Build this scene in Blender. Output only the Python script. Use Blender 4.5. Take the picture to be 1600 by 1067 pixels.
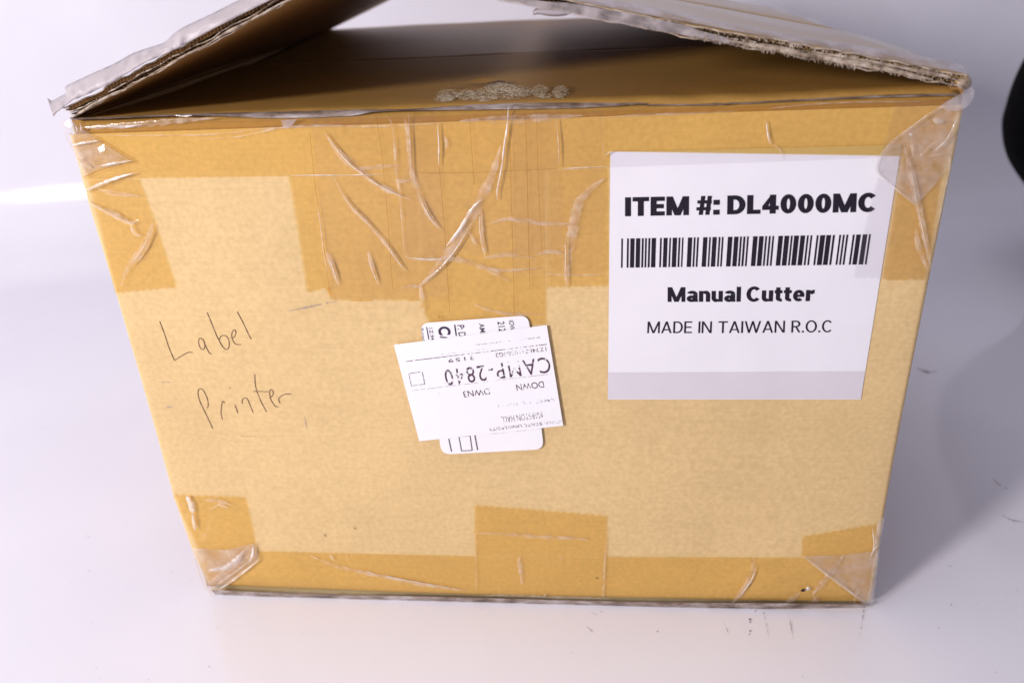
import bpy, bmesh, math, random
import numpy as np
from mathutils import Matrix, Vector, noise
random.seed(7)
sc = bpy.context.scene
for o in list(bpy.data.objects): bpy.data.objects.remove(o)

# ------------------------------------------------------------------ camera
FPX = 1232.67
CAM = np.array([.0386, -.3218, .3168])
PITCH, YAW, ROLL = .4603, -.1086, -.0542
W, D, H = .36, .36, .2617                      # the box, metres
def axes(p, y, r):
    c, s = math.cos(y), math.sin(y)
    fw = np.array([s*math.cos(p), c*math.cos(p), -math.sin(p)])
    rt = np.array([c, -s, 0]); up = np.cross(rt, fw)
    return math.cos(r)*rt+math.sin(r)*up, -math.sin(r)*rt+math.cos(r)*up, fw
AX, AY, AZ = axes(PITCH, YAW, ROLL)
cd = bpy.data.cameras.new('camera'); cam = bpy.data.objects.new('camera', cd)
sc.collection.objects.link(cam); sc.camera = cam
m = Matrix.Identity(4)
for i in range(3):
    m[i][0] = AX[i]; m[i][1] = AY[i]; m[i][2] = -AZ[i]; m[i][3] = CAM[i]
cam.matrix_world = m
cd.sensor_width = 36; cd.lens = FPX/1600*36; cd.clip_start = .01; cd.clip_end = 50
cd.dof.use_dof = True; cd.dof.focus_distance = .355; cd.dof.aperture_fstop = 7.5

# ------------------------------------------------------------------ light
wd = bpy.data.worlds.new('World'); sc.world = wd; wd.use_nodes = True
bg = wd.node_tree.nodes['Background']
bg.inputs[0].default_value = (.86, .84, 1.0, 1); bg.inputs[1].default_value = .31
def lamp(name, loc, target, size, power, col, shape='DISK', size_y=None):
    l = bpy.data.lights.new(name, 'AREA'); l.energy = power; l.color = col; l.shape = shape; l.size = size
    if size_y: l.size_y = size_y
    o = bpy.data.objects.new(name, l); sc.collection.objects.link(o); o.location = loc
    o.rotation_euler = (Vector(target)-Vector(loc)).to_track_quat('-Z', 'Y').to_euler()
    return o
lamp('key_lamp', (-1.0, -.95, .63), (0, .1, .15), .22, 21.5, (1, .955, .945))
lamp('overhead_lamp', (-.35, -.1, 1.7), (-.25, .25, 0), 1.0, 6.8, (.95, .93, 1), 'SQUARE')
sc.view_settings.view_transform = 'Standard'; sc.view_settings.look = 'None'
sc.view_settings.exposure = 0; sc.view_settings.gamma = 1
sc.render.engine = 'CYCLES'
sc.cycles.transparent_max_bounces = 24

# ------------------------------------------------------------------ pixel -> point
def ray(u, v): return AZ + AX*(u-800)/FPX - AY*(v-533.5)/FPX
def on(u, v, ax, val):
    d = ray(u, v); return CAM + d*((val-CAM[ax])/d[ax])
def disp(x, z):                                 # the panel is not quite flat
    n = noise.noise(Vector((x*9, z*9, 3.1)))*.0009 + noise.noise(Vector((x*24, z*24, 8.1)))*.00022
    return n - .0030*math.cos(max(-1, min(1, x/.19))*1.57)*(1-max(0, min(1, z/H)))**3 - .0012*math.cos(max(-1, min(1, x/.2))*1.57)*math.sin(max(0, min(1, z/H))*math.pi)
def face(u, v, off=.0004):                      # photo pixel -> point on the front panel
    y = 0.0
    for _ in range(4): p = on(u, v, 1, y-off); y = disp(p[0], p[2])
    return (p[0], y-off, p[2])
def crop(ox, oy, s): return lambda x, y: (ox+x/s, oy+y/s)

# ------------------------------------------------------------------ materials
def mat(name):
    m = bpy.data.materials.new(name); m.use_nodes = True
    nt = m.node_tree; nt.nodes.clear()
    return m, nt.nodes, nt.links
def nd(N, t, **kw):
    n = N.new(t)
    for k, v in kw.items():
        if k in n.inputs: n.inputs[k].default_value = v
        else: setattr(n, k, v)
    return n
def coords(N, L, scale=(1, 1, 1)):
    t = nd(N, 'ShaderNodeTexCoord'); mp = nd(N, 'ShaderNodeMapping'); mp.inputs['Scale'].default_value = scale
    L.new(t.outputs['Object'], mp.inputs['Vector']); return mp.outputs[0]
def ramp(N, L, src, stops):
    r = nd(N, 'ShaderNodeValToRGB'); e = r.color_ramp.elements
    while len(e) < len(stops): e.new(.5)
    for i, (p, c) in enumerate(stops):
        e[i].position = p; e[i].color = (c[0], c[1], c[2], 1) if not isinstance(c, (int, float)) else (c, c, c, 1)
    L.new(src, r.inputs[0]); return r.outputs[0]
def mixc(N, L, fac, a, b, mode='MIX'):
    n = nd(N, 'ShaderNodeMix', data_type='RGBA', blend_type=mode)
    for s, v in ((n.inputs[0], fac), (n.inputs[6], a), (n.inputs[7], b)):
        if hasattr(v, 'links') or isinstance(v, bpy.types.NodeSocket): L.new(v, s)
        elif isinstance(v, (int, float)): s.default_value = v
        else: s.default_value = (*v, 1)
    return n.outputs[2]
def out(N, L, s):
    o = nd(N, 'ShaderNodeOutputMaterial'); L.new(s, o.inputs[0])

def cardboard(name, base, rough=.75, spec=.25, fib=(30, 30, 900)):
    m, N, L = mat(name)
    c1 = coords(N, L, fib); f1 = nd(N, 'ShaderNodeTexNoise', Scale=1.0, Detail=3.0); L.new(c1, f1.inputs[0])
    c2 = coords(N, L); f2 = nd(N, 'ShaderNodeTexNoise', Scale=14.0, Detail=5.0, Roughness=.6); L.new(c2, f2.inputs[0])
    f3 = nd(N, 'ShaderNodeTexNoise', Scale=420.0, Detail=2.0); L.new(c2, f3.inputs[0])
    f4 = nd(N, 'ShaderNodeTexNoise', Scale=260.0, Detail=0.0); L.new(c2, f4.inputs[0])
    b = base; k = lambda s: (b[0]*s, b[1]*s*.99, b[2]*s*.96)
    col = ramp(N, L, f2.outputs[0], [(.3, k(.93)), (.7, k(1.06))])
    col = mixc(N, L, .3, col, ramp(N, L, f1.outputs[0], [(.3, (.88, .87, .84)), (.7, (1.06, 1.06, 1.06))]), 'MULTIPLY')
    col = mixc(N, L, .52, col, ramp(N, L, f3.outputs[0], [(.3, (.86, .84, .80)), (.7, (1.1, 1.1, 1.12))]), 'MULTIPLY')
    sp = ramp(N, L, f4.outputs[0], [(.09, .7), (.13, 0.0)])
    col = mixc(N, L, sp, col, (b[0]*.35, b[1]*.3, b[2]*.3))
    p = nd(N, 'ShaderNodeBsdfPrincipled', Roughness=rough); p.inputs['Specular IOR Level'].default_value = spec
    L.new(col, p.inputs['Base Color'])
    bp = nd(N, 'ShaderNodeBump', Strength=.06, Distance=.0004); L.new(f1.outputs[0], bp.inputs['Height'])
    L.new(bp.outputs[0], p.inputs['Normal']); out(N, L, p.outputs[0]); return m
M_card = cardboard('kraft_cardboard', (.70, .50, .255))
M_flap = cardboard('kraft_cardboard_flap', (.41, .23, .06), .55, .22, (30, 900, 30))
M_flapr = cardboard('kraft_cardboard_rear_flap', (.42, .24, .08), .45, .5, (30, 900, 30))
M_flapin = cardboard('kraft_cardboard_inner_shaded', (.34, .18, .055), .6, .35, (900, 30, 900))  # kraft darkened so its colour deepens the shade under the side flap
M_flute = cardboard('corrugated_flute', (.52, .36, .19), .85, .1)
def paper_edge():
    m, N, L = mat('torn_paper')
    c = coords(N, L); f = nd(N, 'ShaderNodeTexNoise', Scale=300.0, Detail=5.0); L.new(c, f.inputs[0])
    col = ramp(N, L, f.outputs[0], [(.32, (.15, .10, .07)), (.5, (.40, .31, .24)), (.68, (.58, .49, .41))])
    p = nd(N, 'ShaderNodeBsdfPrincipled', Roughness=.95); L.new(col, p.inputs['Base Color']); out(N, L, p.outputs[0]); return m
M_torn = paper_edge()
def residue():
    m, N, L = mat('fold_residue_and_shade')
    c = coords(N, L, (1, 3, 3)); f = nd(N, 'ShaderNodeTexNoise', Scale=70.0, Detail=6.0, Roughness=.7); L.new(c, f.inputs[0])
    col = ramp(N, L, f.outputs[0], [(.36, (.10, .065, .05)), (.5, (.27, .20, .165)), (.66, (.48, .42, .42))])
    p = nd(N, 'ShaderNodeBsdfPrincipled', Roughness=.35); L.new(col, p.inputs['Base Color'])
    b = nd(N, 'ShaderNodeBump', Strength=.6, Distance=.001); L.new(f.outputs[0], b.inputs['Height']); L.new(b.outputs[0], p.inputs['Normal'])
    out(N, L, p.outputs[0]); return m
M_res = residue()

def film(name, tint, white, wfac, rough, bump, bscale, spec=1.0, stretch=(1, 1, 1), vary=None):
    """clear adhesive film: tinted see-through + milky part + surface gloss"""
    m, N, L = mat(name)
    c = coords(N, L, stretch); f = nd(N, 'ShaderNodeTexNoise', Scale=bscale, Detail=3.0, Roughness=.55); L.new(c, f.inputs[0])
    b = nd(N, 'ShaderNodeBump', Strength=bump, Distance=.001); L.new(f.outputs[0], b.inputs['Height'])
    tr = nd(N, 'ShaderNodeBsdfTransparent'); tr.inputs[0].default_value = (*tint, 1)
    df = nd(N, 'ShaderNodeBsdfDiffuse'); df.inputs[0].default_value = (*white, 1)
    mx = nd(N, 'ShaderNodeMixShader'); mx.inputs[0].default_value = wfac
    if vary:
        f2 = nd(N, 'ShaderNodeTexNoise', Scale=vary[0], Detail=4.0); L.new(c, f2.inputs[0])
        L.new(ramp(N, L, f2.outputs[0], [(.35, vary[1]), (.65, vary[2])]), mx.inputs[0])
    L.new(tr.outputs[0], mx.inputs[1]); L.new(df.outputs[0], mx.inputs[2])
    gl = nd(N, 'ShaderNodeBsdfGlossy', Roughness=rough); L.new(b.outputs[0], gl.inputs['Normal'])
    lw = nd(N, 'ShaderNodeLayerWeight'); L.new(b.outputs[0], lw.inputs['Normal'])
    pw = nd(N, 'ShaderNodeMath', operation='POWER'); pw.inputs[1].default_value = 5; L.new(lw.outputs['Facing'], pw.inputs[0])
    mu = nd(N, 'ShaderNodeMath', operation='MULTIPLY_ADD'); mu.inputs[1].default_value = .9; mu.inputs[2].default_value = .035*spec; mu.use_clamp = True
    L.new(pw.outputs[0], mu.inputs[0])
    m2 = nd(N, 'ShaderNodeMixShader'); L.new(mu.outputs[0], m2.inputs[0]); L.new(mx.outputs[0], m2.inputs[1]); L.new(gl.outputs[0], m2.inputs[2])
    out(N, L, m2.outputs[0]); return m
M_tape = film('clear_packing_tape', (.955, .865, .60), (.75, .66, .55), .02, .16, .10, 60)
M_tape2 = film('clear_packing_tape_layer', (.99, .975, .94), (.75, .66, .55), .01, .16, .10, 60)
M_film = film('loose_tape_film', (.95, .93, .92), (.80, .74, .74), .22, .10, .9, 150, 1.8, vary=(160, .05, .24))
M_haze = film('milky_tape_film', (.93, .90, .88), (.66, .60, .64), .5, .14, .9, 110, 1.6, vary=(120, .22, .6))
M_haze2 = film('thin_milky_film', (.95, .93, .92), (.72, .66, .68), .3, .14, .9, 110, 1.6, vary=(120, .10, .38))
M_haze3 = film('dusty_film', (.9, .87, .85), (.45, .39, .39), .6, .3, .9, 140, 1, vary=(160, .35, .85))
M_soft = film('tape_wrinkle', (.97, .94, .9), (.90, .78, .66), .34, .2, .3, 200, 1.2, vary=(220, .04, .30))
M_bright = film('tape_crease_glare', (.98, .96, .94), (.95, .90, .86), .72, .08, .5, 200, 2.5, vary=(180, .32, .8))  # whitish share paints bright highlights on creases, and glare spots
M_clear = film('clear_tape_on_label', (.965, .955, .965), (.7, .66, .7), .012, .16, .1, 60)
M_line = film('tape_edge_line', (.86, .74, .55), (.30, .18, .07), .18, .2, .2, 200, 1)
def plainp(name, col, rough=.6, spec=.4, bump=0, bscale=200, var=.06, vs=40):
    m, N, L = mat(name)
    c = coords(N, L); f = nd(N, 'ShaderNodeTexNoise', Scale=float(vs), Detail=4.0); L.new(c, f.inputs[0])
    lo = tuple(x*(1-var) for x in col); hi = tuple(min(1, x*(1+var)) for x in col)
    p = nd(N, 'ShaderNodeBsdfPrincipled', Roughness=rough); p.inputs['Specular IOR Level'].default_value = spec
    L.new(ramp(N, L, f.outputs[0], [(.3, lo), (.7, hi)]), p.inputs['Base Color'])
    if bump:
        g = nd(N, 'ShaderNodeTexNoise', Scale=float(bscale), Detail=3.0); L.new(c, g.inputs[0])
        b = nd(N, 'ShaderNodeBump', Strength=bump, Distance=.001); L.new(g.outputs[0], b.inputs['Height']); L.new(b.outputs[0], p.inputs['Normal'])
    out(N, L, p.outputs[0]); return m
M_label = plainp('white_label_paper', (.80, .775, .82), .45, .35, .05, 300, .02)
M_band = plainp('grey_label_band', (.66, .61, .66), .45, .35, .05, 300, .03)
M_stick = plainp('white_sticker_paper', (.86, .84, .875), .5, .35, .05, 260, .015)
M_ink = plainp('black_print', (.012, .008, .018), .45, .3, 0, 1, .2, 300)
M_ink2 = plainp('purple_black_print', (.06, .035, .07), .6, .3, 0, 1, .3, 600)
M_pen = plainp('pen_ink', (.14, .075, .05), .7, .2, 0, 1, .4, 500)
def faded(name, col, lo, hi, scale):
    m, N, L = mat(name)
    c = coords(N, L); f = nd(N, 'ShaderNodeTexNoise', Scale=float(scale), Detail=2.0); L.new(c, f.inputs[0])
    g = nd(N, 'ShaderNodeTexNoise', Scale=90.0, Detail=1.0); L.new(c, g.inputs[0])
    ad = nd(N, 'ShaderNodeMath', operation='MULTIPLY_ADD'); L.new(g.outputs[0], ad.inputs[0]); ad.inputs[1].default_value = .6; L.new(f.outputs[0], ad.inputs[2])
    r = ramp(N, L, ad.outputs[0], [(lo, 0.0), (hi, 1.0)])
    df = nd(N, 'ShaderNodeBsdfDiffuse'); df.inputs[0].default_value = (*col, 1); tr = nd(N, 'ShaderNodeBsdfTransparent')
    mx = nd(N, 'ShaderNodeMixShader'); L.new(r, mx.inputs[0]); L.new(tr.outputs[0], mx.inputs[1]); L.new(df.outputs[0], mx.inputs[2])
    out(N, L, mx.outputs[0]); return m
M_fade = faded('worn_print', (.10, .055, .09), .66, .86, 900)
M_fade2 = faded('dotted_print', (.10, .055, .09), .60, .80, 620)
M_faint = faded('faint_print', (.42, .38, .42), .74, .95, 1000)
def sweep_mat():
    m, N, L = mat('glossy_white_plastic')
    c = coords(N, L); f = nd(N, 'ShaderNodeTexNoise', Scale=3.2, Detail=2.0); L.new(c, f.inputs[0])
    g = nd(N, 'ShaderNodeTexNoise', Scale=7.0, Detail=5.0); L.new(c, g.inputs[0])
    col = ramp(N, L, g.outputs[0], [(.3, (.77, .75, .825)), (.7, (.81, .79, .86))])
    p = nd(N, 'ShaderNodeBsdfPrincipled'); p.inputs['Specular IOR Level'].default_value = .5
    L.new(ramp(N, L, g.outputs[0], [(.3, .08), (.7, .13)]), p.inputs['Roughness'])
    L.new(col, p.inputs['Base Color'])
    b = nd(N, 'ShaderNodeBump', Strength=.12, Distance=.02); L.new(f.outputs[0], b.inputs['Height']); L.new(b.outputs[0], p.inputs['Normal'])
    out(N, L, p.outputs[0]); return m
M_sweep = sweep_mat()
M_black = plainp('matte_black', (.0025, .002, .002), .85, .06, .2, 60, .3)
M_dirt = plainp('dark_dirt', (.16, .12, .15), .9, .1)
M_scuff = faded('scuff_smear', (.36, .31, .35), .66, 1.0, 400)

# ------------------------------------------------------------------ helpers
C = sc.collection
def obj(name, verts, faces, material, parent=None, smooth=False, loc=None):
    me = bpy.data.meshes.new(name); me.from_pydata([tuple(map(float, v)) for v in verts], [], faces); me.update()
    return objm(name, me, material, parent, smooth, loc)
def objm(name, me, material, parent=None, smooth=False, loc=None):
    for mm in (material if isinstance(material, (list, tuple)) else [material]): me.materials.append(mm)
    if smooth:
        for p in me.polygons: p.use_smooth = True
    o = bpy.data.objects.new(name, me); C.objects.link(o)
    if parent is not None:
        o.parent = parent
        if parent is ROOT: o.location = (0, -D/2, 0)
    return o
ROOT = None
def smoothline(pts, n=8):
    if len(pts) == 2:
        pts = [pts[0], ((pts[0][0]+pts[1][0])/2, (pts[0][1]+pts[1][1])/2), pts[1]]
    P = [np.array(p, float) for p in pts]; P = [2*P[0]-P[1]]+P+[2*P[-1]-P[-2]]; r = []
    for i in range(1, len(P)-2):
        for k in range(n):
            t = k/n; a, b, c, d = P[i-1:i+3]
            r.append(.5*((2*b)+(-a+c)*t+(2*a-5*b+4*c-d)*t*t+(-a+3*b-3*c+d)*t**3))
    r.append(P[-2]); return r
def ribbon(name, pts, width, material, parent, off, rise=.0006, taper=True, jit=.25, n=8, fn=face):
    """a raised ribbon (crease, stroke or painted glare) traced in photo pixels on the front panel"""
    L_ = smoothline(pts, n); V = []; F = []; k = len(L_)
    for i, p in enumerate(L_):
        a = L_[max(0, i-1)]; b = L_[min(k-1, i+1)]; d = b-a; d = d/(np.linalg.norm(d)+1e-9); nrm = np.array([-d[1], d[0]])
        t = i/(k-1); w = width*.5*(1+random.uniform(-jit, jit))
        if taper: w *= max(.12, math.sin(math.pi*min(1, max(0, t)))**.6)
        c = p+nrm*w*random.uniform(-.2, .2)
        V += [fn(*(p+nrm*w), off), fn(*(c+nrm*w*.25), off+rise*(.4+.6*math.sin(math.pi*t))), fn(*(c-nrm*w*.25), off+rise*(.4+.6*math.sin(math.pi*t))), fn(*(p-nrm*w), off)]
        if i:
            for j in range(3): q = 4*(i-1)+j; F.append((q, q+1, q+5, q+4))
    return obj(name, V, F, material, parent, True)
def patch(name, poly, material, parent, off, cuts=3, bulge=0.0, bs=120, fn=face):
    """a flat sheet stuck on the front panel, outline traced in photo pixels"""
    bm = bmesh.new()
    vs = [bm.verts.new((*p, 0)) for p in poly]; bm.faces.new(vs)
    bmesh.ops.triangulate(bm, faces=bm.faces[:])
    for _ in range(cuts):
        long = [e for e in bm.edges if e.calc_length() > 18]
        if not long: break
        bmesh.ops.subdivide_edges(bm, edges=long, cuts=1); bmesh.ops.triangulate(bm, faces=[f for f in bm.faces if len(f.verts) > 3])
    bnd = {v for e in bm.edges if e.is_boundary for v in e.verts}
    for v in bm.verts:
        extra = 0
        if bulge: extra = bulge*(.5+noise.noise(Vector((v.co.x/bs*4, v.co.y/bs*4, off*1e4))))*(.3 if v in bnd else 1)
        v.co = fn(v.co.x, v.co.y, off+max(0, extra))
    for f in bm.faces: f.normal_update()
    if sum(f.normal.y for f in bm.faces) > 0: bmesh.ops.reverse_faces(bm, faces=bm.faces[:])
    me = bpy.data.meshes.new(name); bm.to_mesh(me); bm.free()
    return objm(name, me, material, parent, bulge > 0)
def zig(a, b, step=5.5, amp=1.6):
    a = np.array(a, float); b = np.array(b, float); n = max(2, int(np.linalg.norm(b-a)/step)); d = (b-a)/np.linalg.norm(b-a); q = np.array([-d[1], d[0]])
    return [tuple(a+(b-a)*i/n+q*amp*((-1)**i)*random.uniform(.5, 1.1)) for i in range(n+1)]
def grid(nu, nv, fn):
    V = [fn(i/nu, j/nv) for j in range(nv+1) for i in range(nu+1)]
    F = [(j*(nu+1)+i, j*(nu+1)+i+1, (j+1)*(nu+1)+i+1, (j+1)*(nu+1)+i) for j in range(nv) for i in range(nu)]
    return V, F
def nz(*a): return noise.noise(Vector(a))

# ------------------------------------------------------------------ setting: white sweep
prof = []
for i in range(31): prof.append((-1.7+i*(2.24/30), 0))
R_ = .115
for i in range(1, 25):
    a = i/24*math.radians(87); prof.append((.54+R_*math.sin(a), R_*(1-math.cos(a))))
y0_, z0_ = prof[-1]
for i in range(1, 13): prof.append((y0_+math.cos(math.radians(87))*i*.07, z0_+math.sin(math.radians(87))*i*.07))
V = []; NX = 70; RT = math.radians(9.5)                # the sheet stands a little askew to the box
for j, (y, z) in enumerate(prof):
    for i in range(NX+1):
        x = -2.2+4.4*i/NX
        k = max(0, min(1, (y-.50)/.1)); h = k*(.005*nz(x*2.6, y*1.5, z*1.5)+.0012*nz(x*7, y*4, z*4))
        V.append((x*math.cos(RT)-(y+h)*math.sin(RT), x*math.sin(RT)+(y+h)*math.cos(RT), z))
F = [(j*(NX+1)+i, j*(NX+1)+i+1, (j+1)*(NX+1)+i+1, (j+1)*(NX+1)+i) for j in range(len(prof)-1) for i in range(NX)]
floor = obj('backdrop_floor', V, F, M_sweep, None, True)
floor['kind'] = 'structure'; floor['label'] = 'glossy white backdrop sheet curving up behind the box'

# ------------------------------------------------------------------ the box
ROOT = bpy.data.objects.new('cardboard_box', None); C.objects.link(ROOT); ROOT.location = (0, D/2, 0)
ROOT['label'] = 'worn brown cardboard box with taped corners, white labels and half open top flaps'; ROOT['category'] = 'box'
# front panel, with rounded upright corners and a rolled bottom edge
XL, XR, RC = -.1795, .1812, .0028
def edge_l(z): return float(np.interp(z, *TRL))
def edge_r(z): return float(np.interp(z, *TRR))
TRL = list(zip(*sorted((on(*p, 1, 0)[2], on(*p, 1, 0)[0]) for p in [(103, 190), (141, 330), (181, 460), (226, 615), (270, 773), (301, 860), (326, 915)])))
TRR = list(zip(*sorted((on(*p, 1, 0)[2], on(*p, 1, 0)[0]) for p in [(1507, 170), (1481, 297), (1455, 425), (1440, 500), (1409, 659), (1384, 797), (1362, 940)])))
def sect(z):
    XL, XR = edge_l(z)-.0009, edge_r(z)+.0004
    pts = []
    for k in range(7):
        a = math.pi/2*(1-k/6); pts.append((XL+RC-RC*math.sin(a), RC-RC*math.cos(a)))
    for k in range(1, 64): pts.append((XL+RC+(XR-XL-2*RC)*k/64, 0))
    for k in range(7):
        a = math.pi/2*k/6; pts.append((XR-RC+RC*math.sin(a), RC-RC*math.cos(a)))
    return pts
zs = [.0012, .0022, .0036, .006]+[.006+(H-.012)*k/40 for k in range(1, 41)]
V = []; F = []
for j, z in enumerate(zs):
    roll = .0035*(1-min(1, (z-.0012)/.0045))**2
    S = sect(z)
    for (x, y) in S: V.append((x, y+roll+disp(x, z), z))
n = len(S)
F = [(j*n+i, j*n+i+1, (j+1)*n+i+1, (j+1)*n+i) for j in range(len(zs)-1) for i in range(n-1)]
o = obj('front_panel', V, F, M_card, ROOT, True)
def wall(name, x0, x1, y0, y1, z0, z1, material):
    v = [(x, y, z) for z in (z0, z1) for y in (y0, y1) for x in (x0, x1)]
    return obj(name, v, [(0, 2, 3, 1), (4, 5, 7, 6), (0, 1, 5, 4), (2, 6, 7, 3), (0, 4, 6, 2), (1, 3, 7, 5)], material, ROOT)
wall('side_panel', XL, XL+.005, RC, D, 0, H+.0002, M_flapin)
wall('side_panel', XR-.005, XR, RC, D, 0, H+.0002, M_flapin)
wall('rear_panel', XL+.0055, XR-.0055, D-.005, D, 0, H-.004, M_card)
wall('bottom_panel', XL+.0055, XR-.0055, .0055, D-.0055, 0, .005, M_card)
# front flap: folded in flat over the opening
def fflap(u, v):
    x = XL+.0022+(XR-XL-.0044)*u
    wob = .0007*nz(x*22, 0, 1.7)+.0004*nz(x*70, 0, 4)
    if v < .25:
        a = v/.25*math.pi/2; r = .0058
        return (x, r-r*math.cos(a)+wob*math.sin(2*a)+disp(x, H-.006)*(1-v*4), H-.006+(r+wob)*math.sin(a))
    t = (v-.25)/.75; y = .006+t*.1715
    return (x, y+(.0012*nz(x*30, 5, 5) if v > .97 else 0), H+wob*(1-min(1, t*8))+.0012*nz(x*6, y*12, 2)*t-.0015*math.sin(t*3.1)-.001*t)
V, F = grid(90, 44, fflap)
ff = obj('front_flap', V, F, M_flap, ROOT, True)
md = ff.modifiers.new('thick', 'SOLIDIFY'); md.thickness = .0035; md.offset = -1
def rflap(u, v):
    x = XL+.006+(XR-XL-.012)*u; y = D-.001-v*.1765
    return (x, y, H-.0016+.0052*(1-v)+.0012*nz(x*5, y*9, 7)+(.0010*nz(x*25, 1, 1)))
V, F = grid(60, 20, rflap)
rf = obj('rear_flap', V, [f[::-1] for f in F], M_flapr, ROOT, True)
md = rf.modifiers.new('thick', 'SOLIDIFY'); md.thickness = .0035; md.offset = -1

# side flaps: double-walled corrugated board standing half open
def side_flap(sgn, th, name, seed):
    hx = XL+.0006 if sgn > 0 else XR-.0006
    c, s = math.cos(th), math.sin(th); es = np.array([sgn*c, 0, s]); en = np.array([-sgn*s, 0, c]); O = np.array([hx, .0015, H+.0003])
    Lf = .1805
    def P(q, y, h): return O+es*q+en*h+np.array([0, y, 0])
    def crush(q, y, k):                         # edges are squashed and frayed
        e = math.exp(-y/.008)
        return e*(.0009*nz(q*90, k*3.1, seed)+.0005*nz(q*260, k*7.7, seed))
    def liner(nm, h, k, material, ys, yj, e0=0, e1=Lf):
        def fn(u, v):
            q = e0+(e1-e0)*u; y = v**1.6*(D-.003)
            if v == 0: y += ys+yj*(nz(q*140, k, seed)+.6*nz(q*500, k, seed))
            return P(q, y, h+crush(q, y, k)+.0010*nz(q*14, y*9, seed))
        V, F = grid(150, 16, fn)
        o = obj(nm, V, F if sgn < 0 else [f[::-1] for f in F], [material, M_torn], ROOT, True)
        md = o.modifiers.new('thick', 'SOLIDIFY'); md.thickness = .00045; md.offset = 0; md.material_offset_rim = 1
        return o
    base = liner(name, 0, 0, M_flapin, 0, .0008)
    base['label'] = 'brown side flap propped more steeply open, with grey crinkled tape on its edge' if sgn > 0 else 'brown side flap propped slightly open, with a torn frayed edge'
    mid = liner('board_liner', .0019, 1, M_torn, .0012, .0012); mid.parent = base; mid.location = (0, 0, 0)
    top = liner('board_liner', .0040, 2, M_flute, .0003, .0012); top.parent = base; top.location = (0, 0, 0)
    for (h0, h1, pitch, k, ys) in ((.0003, .0016, .0021, 3, .0022), (.0022, .0037, .0017, 4, .0004)):
        nw = int(Lf/pitch); V = []; F = []
        yl = [0, .002, .006, .02, .1, D-.004]
        for i in range(nw*6+1):
            q = Lf*i/(nw*6); w = .5+.5*math.sin(i/6*2*math.pi)
            cr = .55+.6*nz(q*45, k, seed)
            for j, y in enumerate(yl):
                e = math.exp(-y/.01); a = (1-e)+e*max(.1, min(1, cr+.35))
                hh = h0+(h1-h0)*(.5+(w-.5)*a)
                V.append(P(q, y+(ys+.0007*nz(q*300, k, seed) if j == 0 else 0), hh+crush(q, y, k*.5)))
        m_ = len(yl)
        F = [(i*m_+j, (i+1)*m_+j, (i+1)*m_+j+1, i*m_+j+1) for i in range(nw*6) for j in range(m_-1)]
        o = obj('corrugation', V, F, M_flute, base, True)
    return base, P
TL_, TR_ = math.radians(21.9), math.radians(12.2)
lf, PL = side_flap(1, TL_, 'side_flap', 2.3)
rfl, PR = side_flap(-1, TR_, 'side_flap', 5.9)

for (P_, par, x0, s_) in ((PL, lf, XL+.0012, 1), (PR, rfl, XR-.0008, -1)):   # rolled hinge folds
    V = []; F = []; ny = 40; na = 14
    for j in range(ny+1):
        y = (.012 if s_ > 0 else .0022)+(D-.016)*(j/ny)**1.5
        for i in range(na):
            a = i/na*6.283; r = (.0021 if s_ > 0 else .0026)+.0008*nz(i*.9, y*60, s_*2)
            V.append((x0+r*math.cos(a)-s_*.0004, y+(.0006*nz(i, 3, s_) if j == 0 else 0), H+.0016+r*math.sin(a)*.95))
    F = [(j*na+i, j*na+(i+1) % na, (j+1)*na+(i+1) % na, (j+1)*na+i) for j in range(ny) for i in range(na)]
    F.append(tuple(range(na))[::-1])
    o = obj('fold', V, F, [M_flapin if s_ > 0 else M_flute, M_flapin if s_ > 0 else M_torn], par, True)
    o.data.polygons[len(F)-1].material_index = 1

# frayed paper along the right flap's edge
V = []; F = []
for k in range(420):
    q = random.uniform(.004, .125)*1.0; big = random.random()
    dens = 1 if q < .105 else .4
    if random.random() > dens: continue
    h = random.choice([0, 0, 0, .0006, .0019, .0034]); y0 = -.0002-random.random()*.0012
    w = random.uniform(.0004, .0014); ln = random.uniform(.0003, .0010)*(1.5 if .04 < q < .10 else .8)
    a = PR(q, y0+.001, h+.0002); b = PR(q+w, y0+.001, h+.0002); t = PR(q+w*.5+random.uniform(-.001, .001), y0-random.random()*.001, h-ln)
    i = len(V); V += [a, b, t]; F.append((i, i+1, i+2))
o = obj('torn_edge', V, F, M_torn, rfl)
# lumpy pulp smear along the same edge (crushed double wall)
def smear(P, q0, q1, h0, h1, seed, dens=130):
    def fn(u, v):
        q = q0+(q1-q0)*u; e = math.sin(math.pi*u)**.4
        lo = h0+.0005*nz(q*120, 1, seed); hi = h1+.0007*nz(q*90, 2, seed)
        hh = lo+(hi-lo)*v*e
        return P(q, -.0002-.0009*math.sin(math.pi*v)*(.6+.8*nz(q*300, v*6, seed))*e, hh)
    return grid(dens, 6, fn)
for a in ((PR, .012, .094, .0002, .0021, 1.1), (PR, .006, .06, .0021, .0034, 4.4), (PL, .0, .03, -.0002, .0009, 2.2), (PL, .03, .178, -.0002, .0006, 7.2)):
    V, F = smear(*a); obj('crushed_edge', V, F, M_torn, rfl if a[0] is PR else lf, True)

V, F = smear(PR, .088, .1800, -.0004, .0036, 3.3, 110); obj('loose_film', V, F, M_haze3, rfl, True)

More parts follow.
